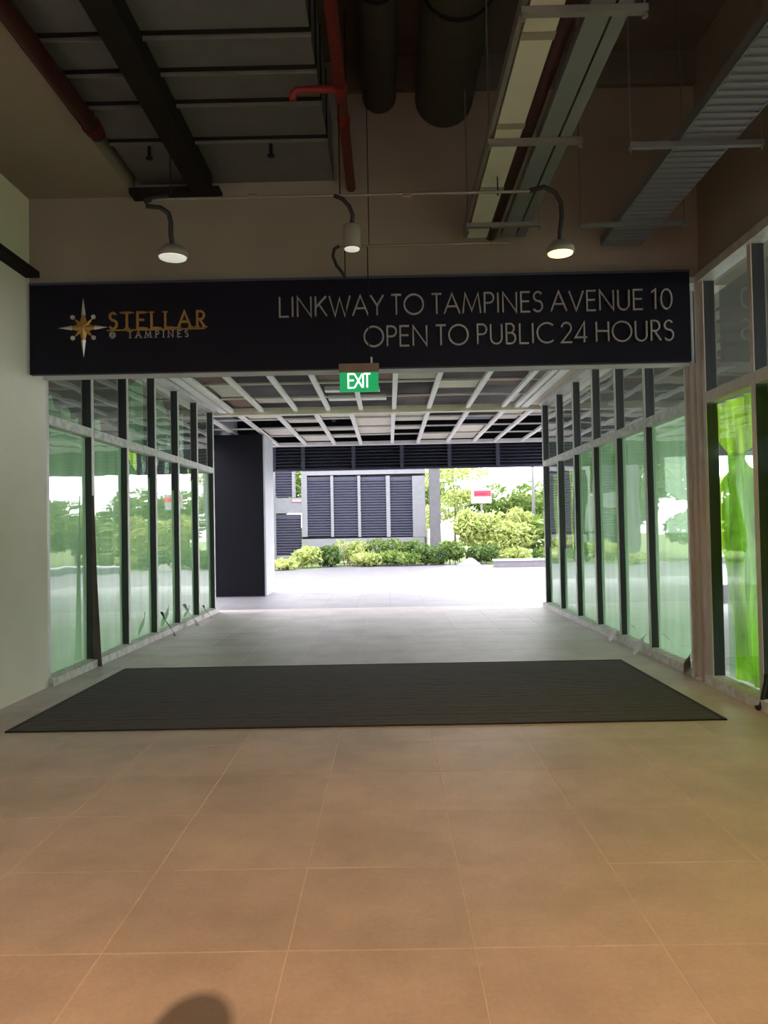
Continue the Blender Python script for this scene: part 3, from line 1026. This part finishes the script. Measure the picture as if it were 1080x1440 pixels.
gx1 = [-2.19, -1.59, -1.02, -0.45, 0.13, 0.74, 1.42, 2.04]
gx2 = [-3.3, -2.68, -2.0, -1.29, -0.645, 0.12, 0.75, 1.47, 2.12, 2.63, 3.3]
for x in gx1:
    bar(x - 0.036, x + 0.036, 6.85, 13.45)
for x in gx2:
    bar(x - 0.038, x + 0.038, 13.55, 18.9)
for x0, x1, y0, y1 in ((-2.93, -2.80, 6.85, 13.45), (-2.76, -2.68, 6.85, 13.45), (2.35, 2.47, 6.85, 13.45), (2.24, 2.31, 6.85, 13.45)):
    bar(x0, x1, y0, y1, 'perimeter_trim', 'white', GZ - 0.01, 0.06)
bar(-3.75, 4.2, 13.42, 13.58, 'cross_beam', 'beige', GZ - 0.05, 0.12)
bar(-3.75, 4.2, 18.75, 19.0, 'edge_beam', 'white', GZ - 0.01, 0.08)
bar(-3.75, 4.2, 13.60, 13.68, 'cross_bar', 'white', GZ + 0.01, 0.05)
for y in (7.6, 8.8, 10.0, 11.2, 12.4):
    bar(-2.68, 2.24, y - 0.014, y + 0.014, 'cross_bar', 'white', GZ + 0.05, 0.03)
for y in (14.8, 16.1, 17.4):
    bar(-3.7, 4.15, y - 0.016, y + 0.016, 'cross_bar', 'white', GZ + 0.05, 0.03)
rr = random.Random(11)
ysg1 = [6.9, 7.6, 8.8, 10.0, 11.2, 12.4, 13.4]
ex1 = [-2.68] + gx1 + [2.24]
for i in range(len(ex1) - 1):
    for j in range(len(ysg1) - 1):
        v = rr.random()
        if v < 0.5:
            bar(ex1[i] + 0.03, ex1[i + 1] - 0.03, ysg1[j] + 0.02, ysg1[j] + (ysg1[j + 1] - ysg1[j]) * rr.choice((0.45, 0.6, 0.95)),
                'ceiling_board', 'beige' if (v < 0.30 and i < 3) or v < 0.2 else 'brownb', GZ + 0.085, 0.012)
ysg2 = [13.7, 14.8, 16.1, 17.4, 18.7]
for i in range(len(gx2) - 1):
    for j in range(len(ysg2) - 1):
        v = rr.random()
        if v < 0.5:
            bar(gx2[i] + 0.03, gx2[i + 1] - 0.03, ysg2[j] + 0.02, ysg2[j] + (ysg2[j + 1] - ysg2[j]) * rr.choice((0.5, 0.95)),
                'ceiling_board', 'beige' if v < 0.42 else 'navylouv', GZ + 0.085, 0.012)
# services above the grid
tag(MB().box(-2.6, 2.2, 9.1, 9.55, 3.72, 3.98).build('sheet_metal_duct', 'duct', loc=(0, 9.3, 3.72)), 'grey duct crossing above the open ceiling grid', 'duct')
tag(MB().box(-0.95, -0.1, 11.75, 11.95, 3.50, 3.56).build('strip_light', 'white', loc=(-0.5, 11.85, 3.5)), 'long white strip light fitting in the ceiling grid, nearer one', 'light fitting', 'strip lights')
tag(MB().box(-0.95, 0.0, 12.5, 12.72, 3.50, 3.56).build('strip_light', 'white', loc=(-0.5, 12.6, 3.5)), 'long white strip light fitting in the ceiling grid, farther one', 'light fitting', 'strip lights')
for i, (x, lab) in enumerate(((-1.3, 'left'), (0.95, 'right'))):
    tag(MB().tube([(x, 6.82, 4.07), (x, 18.8, 4.07)], 0.06, 10).build('service_pipe', 'zinc', loc=(x, 12, 3.9)),
        'grey service pipe running above the ceiling grid, %s one' % lab, 'pipe', 'service pipes')

# louvre band closing the far end of the roof
LB = 19.05
zb = at(560, 658, LB).z
lv = thing('louvre_band', (0, LB, zb), 'dark navy louvre band hanging at the far end of the ceiling', 'louvre')
for k in range(8):
    xk = -3.85 + k * 1.2 - 0.13
    xk = at([318, 385, 426, 497, 565, 632, 700, 768][k], 640, LB).x
    MB().box(xk - 0.045, xk + 0.045, LB - 0.03, LB + 0.14, zb, 3.46).build('post', 'navylouv', lv)
xa, xb = -3.75, 4.2
ns = 7
for k in range(ns):
    z = zb + 0.04 + (3.42 - zb - 0.06) * k / (ns - 1)
    MB().hexa([(xa, LB, z - 0.03), (xb, LB, z - 0.03), (xb, LB + 0.09, z + 0.02), (xa, LB + 0.09, z + 0.02),
               (xa, LB, z - 0.018), (xb, LB, z - 0.018), (xb, LB + 0.09, z + 0.032), (xa, LB + 0.09, z + 0.032)]).build('louvre_slat', 'navylouv', lv)
MB().box(xa, xb, LB + 0.12, LB + 0.15, zb, 4.15).build('back_sheet', 'clad', lv)
MB().box(xa, xb, LB - 0.01, LB + 0.15, zb - 0.03, zb).build('bottom_rail', 'navylouv', lv)

# black clad column on the left beyond the glass
cl = thing('clad_column', (-3.2, 16.6, 0), 'tall black clad column standing left beyond the glass', 'column')
MB().box(-3.85, -2.60, 16.14, 17.35, 0, 3.40).build('core', 'greyframe', cl)
MB().box(-3.85, -2.62, 16.10, 16.14, 0.01, 3.40).build('cladding_panel', 'clad', cl)
MB().box(-2.62, -2.585, 16.10, 16.15, 0, 3.40).build('corner_trim', 'greyframe', cl)

# ------------------------------------------------------------------ outside ground
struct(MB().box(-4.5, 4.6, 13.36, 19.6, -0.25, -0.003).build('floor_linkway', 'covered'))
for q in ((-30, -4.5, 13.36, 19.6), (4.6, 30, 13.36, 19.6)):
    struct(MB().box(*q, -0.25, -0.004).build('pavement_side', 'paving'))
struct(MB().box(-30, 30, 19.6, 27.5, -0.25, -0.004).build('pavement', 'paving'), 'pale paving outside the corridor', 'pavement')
struct(MB().box(-2.5, 3.6, 27.5, 29.6, -0.25, -0.004).build('pavement_apron', 'paving'))
struct(MB().box(-80, 80, 27.5, 120, -0.3, -0.02).build('lawn', 'grass'), 'grass beyond the paving', 'lawn')
struct(MB().box(-60, -9.0, -40, 13.36, -0.3, -0.02).build('ground_left', 'grass'))
struct(MB().box(9.0, 60, -40, 13.36, -0.3, -0.02).build('ground_right', 'grass'))
kb = thing('planter_kerb', (5.5, 26.3, 0), 'low dark granite kerb at the paving edge, right of the shrubs', 'kerb')
ka = at(697, 800, 26.2)
MB().box(ka.x, ka.x + 9, 26.2, 26.7, 0, 0.2).build('kerb_body', 'kerb', kb)
MB().box(ka.x - 0.03, ka.x + 9, 26.17, 26.75, 0.2, 0.25).build('capping', 'greyframe', kb)
q = at(660, 797, 28.5)
mb = MB()
mb.grid(lambda u, v: (q.x - 0.55 + 1.1 * u, 28.2 + 0.8 * v, -0.05 + 0.27 * math.sin(math.pi * u) ** 1.4 * math.sin(math.pi * v) ** 0.8 * (1 + 0.2 * math.sin(9 * u + 4 * v))), 14, 8)
tag(mb.build('pale_boulder', 'rock', smooth=True, loc=(q.x, 28.6, 0), fix=False), 'low pale boulder in front of the shrubs', 'boulder')

# ------------------------------------------------------------------ louvred building beyond the shrubs
BD = 32.0
bl = thing('louvred_building', (at(500, 760, BD).x, BD, 0), 'pale grey building with four dark louvre bays behind the shrubs', 'building')


def px_box(mb, xa, xb, ya, yb, d0, d1, dref=BD):
    a, b = at(xa, yb, dref), at(xb, ya, dref)
    return mb.box(a.x, b.x, d0, d1, a.z, b.z)


def louvre(xa, xb, ya, yb, name, root, step=0.11):
    a, b = at(xa, yb, BD), at(xb, ya, BD)
    f = MB().box(a.x, b.x, BD + 0.10, BD + 0.13, a.z, b.z).build(name, 'navylouv', root)
    mb = MB()
    z = a.z
    while z + step <= b.z + 0.001:
        mb.hexa([(a.x, BD - 0.0, z), (b.x, BD, z), (b.x, BD + 0.10, z + 0.05), (a.x, BD + 0.10, z + 0.05),
                 (a.x, BD, z + 0.02), (b.x, BD, z + 0.02), (b.x, BD + 0.10, z + 0.07), (a.x, BD + 0.10, z + 0.07)])
        z += step
    s_ = mb.build('louvre_slats', 'navylouv', f)
    s_['kind'] = 'stuff'


for xa, xb in ((432, 466), (468.5, 504), (506.5, 544), (548, 581)):
    louvre(xa, xb, 670, 754, 'louvre_bay', bl)
px_box(MB(), 425, 597, 620, 669, BD - 0.05, BD + 0.4).build('fascia', 'extgrey', bl)
px_box(MB(), 425, 597, 755, 790, BD - 0.05, BD + 0.4).build('plinth', 'extgrey', bl)
for xa, xb in ((425, 431.5), (466, 468.5), (504, 506.5), (544, 548), (581, 597)):
    px_box(MB(), xa, xb, 669, 755, BD - 0.06, BD + 0.4).build('frame_post', 'extgrey', bl)
px_box(MB(), 425, 597, 620, 790, BD + 0.4, BD + 0.6).build('rear_wall', 'extconc', bl)
b2 = thing('louvred_building', (at(400, 760, BD).x, BD, 0), 'narrow grey louvred block between the black column and the four bays', 'building')
px_box(MB(), 360, 386, 600, 800, BD - 0.05, BD + 0.4).build('pier', 'extgrey', b2)
louvre(386, 411, 640, 699, 'louvre_bay', b2)
louvre(387, 423, 723, 782, 'louvre_bay', b2)
px_box(MB(), 386, 424.5, 700, 722, BD - 0.04, BD + 0.4).build('lintel', 'extgrey', b2)
px_box(MB(), 411, 414, 640, 700, BD - 0.04, BD + 0.3).build('frame_post', 'extgrey', b2)
px_box(MB(), 386, 424.5, 782, 800, BD - 0.04, BD + 0.4).build('plinth', 'extgrey', b2)
px_box(MB(), 411, 424, 702, 706, BD - 0.08, BD - 0.04).build('tile_strip', mat('pink_strip', (0.45, 0.25, 0.28), 0.7), b2)
a, b = at(606, 800, 30.6), at(618, 640, 30.6)
co = thing('concrete_column', ((a.x + b.x) / 2, 30.6, 0), 'slim grey column right of the four louvre bays', 'column')
MB().box(a.x, b.x, 30.6, 30.95, 0, 4.2).build('shaft', 'extconc', co)
MB().box(a.x - 0.1, b.x + 0.1, 30.5, 31.05, 0, 0.15).build('base', 'extconc', co)

# signboard and lamp pole
a, b = at(663, 708, 33), at(691, 686, 33)
sb = thing('street_sign', ((a.x + b.x) / 2, 33, 0), 'white street sign with a red bar above the bushy tree', 'sign')
MB().box(a.x, b.x, 33, 33.05, a.z, b.z).build('sign_plate', 'signw', sb)
mz = a.z + 0.62 * (b.z - a.z)
MB().box(a.x + 0.12, b.x - 0.03, 32.985, 33.0, mz - 0.10, mz + 0.13).build('red_bar', 'signr', sb)
MB().box(a.x + 0.18, b.x - 0.20, 32.975, 32.986, mz - 0.04, mz + 0.04).build('dark_mark', mat('dark_red_print', (0.30, 0.0, 0.03), 0.5), sb)
MB().tube([((a.x + b.x) / 2, 33.08, -0.02), ((a.x + b.x) / 2, 33.08, b.z)], 0.04, 10).build('sign_pole', 'zinc', sb)
q = at(752, 790, 33)
lpole = thing('street_lamp', (q.x, 33, 0), 'tall pale street lamp pole at right beyond the kerb', 'street lamp')
MB().tube([(q.x, 33, -0.02), (q.x, 33, 4), (q.x, 33, 8)], [0.085, 0.065, 0.05], 12).build('pole', 'extgrey', lpole, smooth=True)
MB().tube([(q.x, 33, 7.95), (q.x + 0.6, 33, 8.3), (q.x + 1.4, 33, 8.4)], 0.04, 8).build('arm', 'extgrey', lpole)
MB().box(q.x + 1.2, q.x + 1.8, 32.88, 33.12, 8.36, 8.46).build('lantern', 'signw', lpole)

# ------------------------------------------------------------------ planting


def leaves(n, centres, size, seed, flat=0.0):
    """leaf blades scattered in ellipsoid clumps: list of (centre, radii)"""
    R = random.Random(seed)
    mb = MB()
    for i in range(n):
        cc, rad = R.choice(centres)
        while True:
            p = Vector((R.uniform(-1, 1), R.uniform(-1, 1), R.uniform(-1, 1)))
            if 0.15 < p.length < 1:
                break
        p = p.normalized() * p.length ** 0.5
        c_ = Vector(cc) + Vector((p.x * rad[0], p.y * rad[1], p.z * rad[2]))
        u = Vector((R.gauss(0, 1), R.gauss(0, 1), R.gauss(0, 1) * (1 - flat) + 0.3)).normalized()
        v = u.cross(Vector((R.gauss(0, 1), R.gauss(0, 1), R.gauss(0, 1)))).normalized()
        s = size * R.uniform(0.6, 1.4)
        b = len(mb.v)
        nn = u.cross(v) * s * 0.12
        mb.v += [tuple(c_ - u * s), tuple(c_ + v * s * 0.38 + nn), tuple(c_ + u * s), tuple(c_ - v * s * 0.38 + nn)]
        mb.f.append((b, b + 1, b + 2, b + 3))
    return mb


def shrub(px, py_top, py_bot, wpx, d, m, label, seed, n=700, size=0.10):
    base = at(px, py_bot, d)
    top = at(px, py_top, d)
    w_ = wpx * d / F / 2
    h = max(0.35, top.z)
    root = thing('shrub', (base.x, d, 0), label, 'shrub', 'shrubs along the paving edge')
    R = random.Random(seed)
    cs = []
    for k in range(5):
        cs.append(((base.x + R.uniform(-0.55, 0.55) * w_, d + R.uniform(-0.3, 0.3), h * R.uniform(0.4, 0.62)), (w_ * 0.55, 0.5, h * 0.40)))
    f = leaves(n, cs, size, seed).build('foliage', m, root, fix=False)
    f['kind'] = 'stuff'
    for k in range(3):
        xx = base.x + (k - 1) * w_ * 0.3
        MB().tube([(xx, d, -0.03), (xx + R.uniform(-.1, .1), d, h * 0.5)], 0.02, 6).build('stem', 'bark', root)


SH = [(398, 786, 808, 44, 27.2, 'leaf_b', 'pale yellow green shrub at the foot of the grey pier, leftmost', 500),
      (432, 768, 798, 44, 28.6, 'leaf_b', 'yellow green shrub left of the dark shrub', 600),
      (462, 764, 793, 40, 28.8, 'leaf_c', 'dark green shrub under the first louvre bay', 700),
      (492, 757, 788, 50, 29.8, 'leaf_b', 'pale shrub under the second louvre bay', 700),
      (536, 756, 784, 60, 30.2, 'leaf_a', 'green shrub under the third louvre bay', 800),
      (572, 758, 786, 54, 30.4, 'leaf_a', 'green shrub under the fourth louvre bay', 800),
      (505, 776, 796, 70, 28.6, 'leaf_b', 'low spreading pale shrub in front of the middle louvre bays', 800),
      (560, 774, 795, 66, 28.6, 'leaf_a', 'low green shrub in front of the fourth louvre bay', 800),
      (606, 763, 792, 54, 29.0, 'leaf_c', 'dark green shrub at the foot of the slim grey column', 900),
      (640, 761, 790, 50, 29.2, 'leaf_a', 'green shrub left of the bushy tree', 900),
      (676, 765, 792, 50, 29.3, 'leaf_c', 'green shrub below the white street sign', 800),
      (722, 770, 790, 50, 30.0, 'leaf_b', 'pale shrub behind the dark kerb', 700),
      (775, 768, 790, 60, 30.0, 'leaf_a', 'shrub behind the kerb beside the right glass end', 700)]
for i, a in enumerate(SH):
    shrub(*a[:7], seed=100 + i, n=a[7])


def tree(px, d, h, crown, m, label, seed, n, size, trunk=0.07, stems=1):
    x = at(px, 780, d).x
    root = thing('tree', (x, d, 0), label, 'tree', 'trees beyond the paving')
    R = random.Random(seed)
    cs = []
    for cx, cz, rx, rz in crown:
        for k in range(6):
            cs.append(((x + cx + R.uniform(-0.6, 0.6) * rx, d + R.uniform(-0.5, 0.5) * rx, cz + R.uniform(-0.6, 0.6) * rz), (rx * 0.5, rx * 0.5, rz * 0.5)))
    f = leaves(n, cs, size, seed, 0.3).build('foliage', m, root, fix=False)
    f['kind'] = 'stuff'
    for s_ in range(stems):
        dx = (s_ - (stems - 1) / 2) * 0.25
        MB().tube([(x + dx, d, -0.05), (x + dx * 1.4 + 0.05, d, h * 0.4), (x + dx * 2.5, d, h * 0.8)], [trunk, trunk * 0.75, trunk * 0.35], 8).build('trunk', 'bark', root, smooth=True)


tree(694, 31.5, 2.6, [(0, 1.6, 1.7, 0.95), (-0.9, 1.3, 0.9, 0.8), (0.9, 1.3, 0.9, 0.8), (0, 0.75, 1.6, 0.55)], 'leaf_b', 'bushy pale green multi stemmed tree under the white street sign', 31, 8000, 0.10, 0.035, 5)
tree(640, 40, 5.2, [(0, 4.0, 1.9, 0.7), (-0.6, 2.4, 1.6, 1.0), (0.8, 3.1, 1.2, 0.6)], 'leaf_b', 'tall airy tree behind the slim grey column', 32, 2200, 0.15)
tree(742, 42, 3.2, [(0, 2.0, 1.9, 1.2), (1.2, 1.5, 1.3, 1.0)], 'leaf_b', 'yellow green tree behind the street lamp pole', 33, 2600, 0.15)
tree(790, 40, 3.6, [(0, 2.2, 1.8, 1.3)], 'leaf_a', 'green tree right of the street lamp, partly behind the glass', 34, 2000, 0.15)
tree(600, 48, 4.5, [(0, 3.0, 2.4, 1.6)], 'leaf_a', 'distant tree between the building and the slim column', 35, 1500, 0.18)
# trees to either side, which the glass reflects or shows through
for i, (x, y, hh, lab) in enumerate(((7.4, 31, 3.0, 'beside the right glass end'), (10.5, 33, 3.4, 'next outward from the paving'), (6.0, 38, 3.6, 'behind the kerb shrubs'),
                                     (14, 30, 3.4, 'third outward'), (18, 25, 3.0, 'fourth outward'), (23, 30, 3.8, 'farthest out'))):
    pxx = 546 + x / y * F
    tree(pxx, y, hh, [(0, hh * 0.55, 2.3, hh * 0.42)], ('leaf_a', 'leaf_b')[i % 2], 'lawn tree reflected in the left glass, %s' % lab, 60 + i, 1800, 0.2)
for i, (x, y, hh, lab) in enumerate(((-7.6, 29.5, 4.8, 'beside the grey block'), (-10.6, 30.5, 5.2, 'second from the grey block'), (-13.8, 28.5, 4.8, 'third from the grey block'),
                                     (-17.5, 30, 5.4, 'fourth from the grey block'), (-22, 27, 5.0, 'farthest from the grey block'), (-5.9, 35.5, 5.6, 'rising behind the grey block'))):
    pxx = 546 + x / y * F
    tree(pxx, y, hh, [(0, hh * 0.62, 2.3, hh * 0.36), (0, hh * 0.3, 2.0, hh * 0.25)], ('leaf_c', 'leaf_a')[i % 2], 'dense lawn tree reflected in the right glass, %s' % lab, 80 + i, 4500, 0.24)

# ------------------------------------------------------------------ loose strips and scraps by the glass
br_ = thing('peeled_tape', frL.p(1.05, 0.09, 0), 'long brown peeled tape strip leaning on the first left mullion', 'tape')
MB().grid(lambda u, v: frL.p(0.985 + 0.015 * u + 0.004 * math.sin(v * 9), 0.048 + u * 0.085 * (1 - 0.8 * v ** 0.8), 0.002 + 1.75 * v), 4, 18).build(
    'strip', 'brown', br_, fix=False)


def scrap(p0, p1, wd, m, label):
    a, b = Vector(p0), Vector(p1)
    o = thing('tape_scrap', (a.x, a.y, 0), label, 'tape scrap', 'tape scraps along the sills')
    mb = MB()
    mb.grid(lambda u, v: a.lerp(b, v) + Vector((0, (u - 0.5) * wd * (1 - 0.5 * v), 0)) + Vector((0.02 * math.sin(v * 5 + u * 2), 0, 0)), 3, 8)
    mb.build('strip', m, o, fix=False)


scrap(frL.p(3.20, 0.22, 0.01), frL.p(3.06, 0.10, 0.34), 0.06, 'darkmull', 'dark scrap leaning on the third left mullion')
scrap(frL.p(4.25, 0.24, 0.01), frL.p(4.08, 0.10, 0.34), 0.16, 'brown', 'brown scrap at the foot of the fourth left mullion')
scrap(frL.p(5.22, 0.20, 0.01), frL.p(5.12, 0.10, 0.22), 0.08, 'darkmull', 'dark scrap at the foot of the fifth left mullion')
scrap(frR.p(1.25, 0.24, 0.01), frR.p(1.30, 0.06, 0.22), 0.12, 'alu', 'pale scrap at the foot of the nearest mullion beyond the pale post')
scrap(frR.p(2.22, 0.20, 0.01), frR.p(2.28, 0.06, 0.18), 0.12, 'alu', 'pale scrap at the foot of the second mullion beyond the pale post')
scrap(frR.p(0.12, 0.16, 0.01), frR.p(0.06, 0.10, 0.22), 0.10, 'brown', 'brown scrap at the foot of the pale post')
q = at(1075, 990, 5.55)
bk = thing('black_cable', (q.x, q.y, 0), 'black cable bunch hanging at the right edge by the sill', 'cable')
MB().tube([(q.x - 0.06, q.y, 0.012), (q.x - 0.02, q.y, 0.03), (q.x - 0.005, q.y, 0.12), (q.x + 0.02, q.y, 0.24)], [0.022, 0.02, 0.015, 0.012], 8).build('strand', 'rubber', bk)
MB().tube([(q.x + 0.045, q.y + 0.02, 0.012), (q.x + 0.03, q.y + 0.02, 0.10), (q.x + 0.02, q.y, 0.25)], 0.018, 8).build('strand', 'rubber', bk)
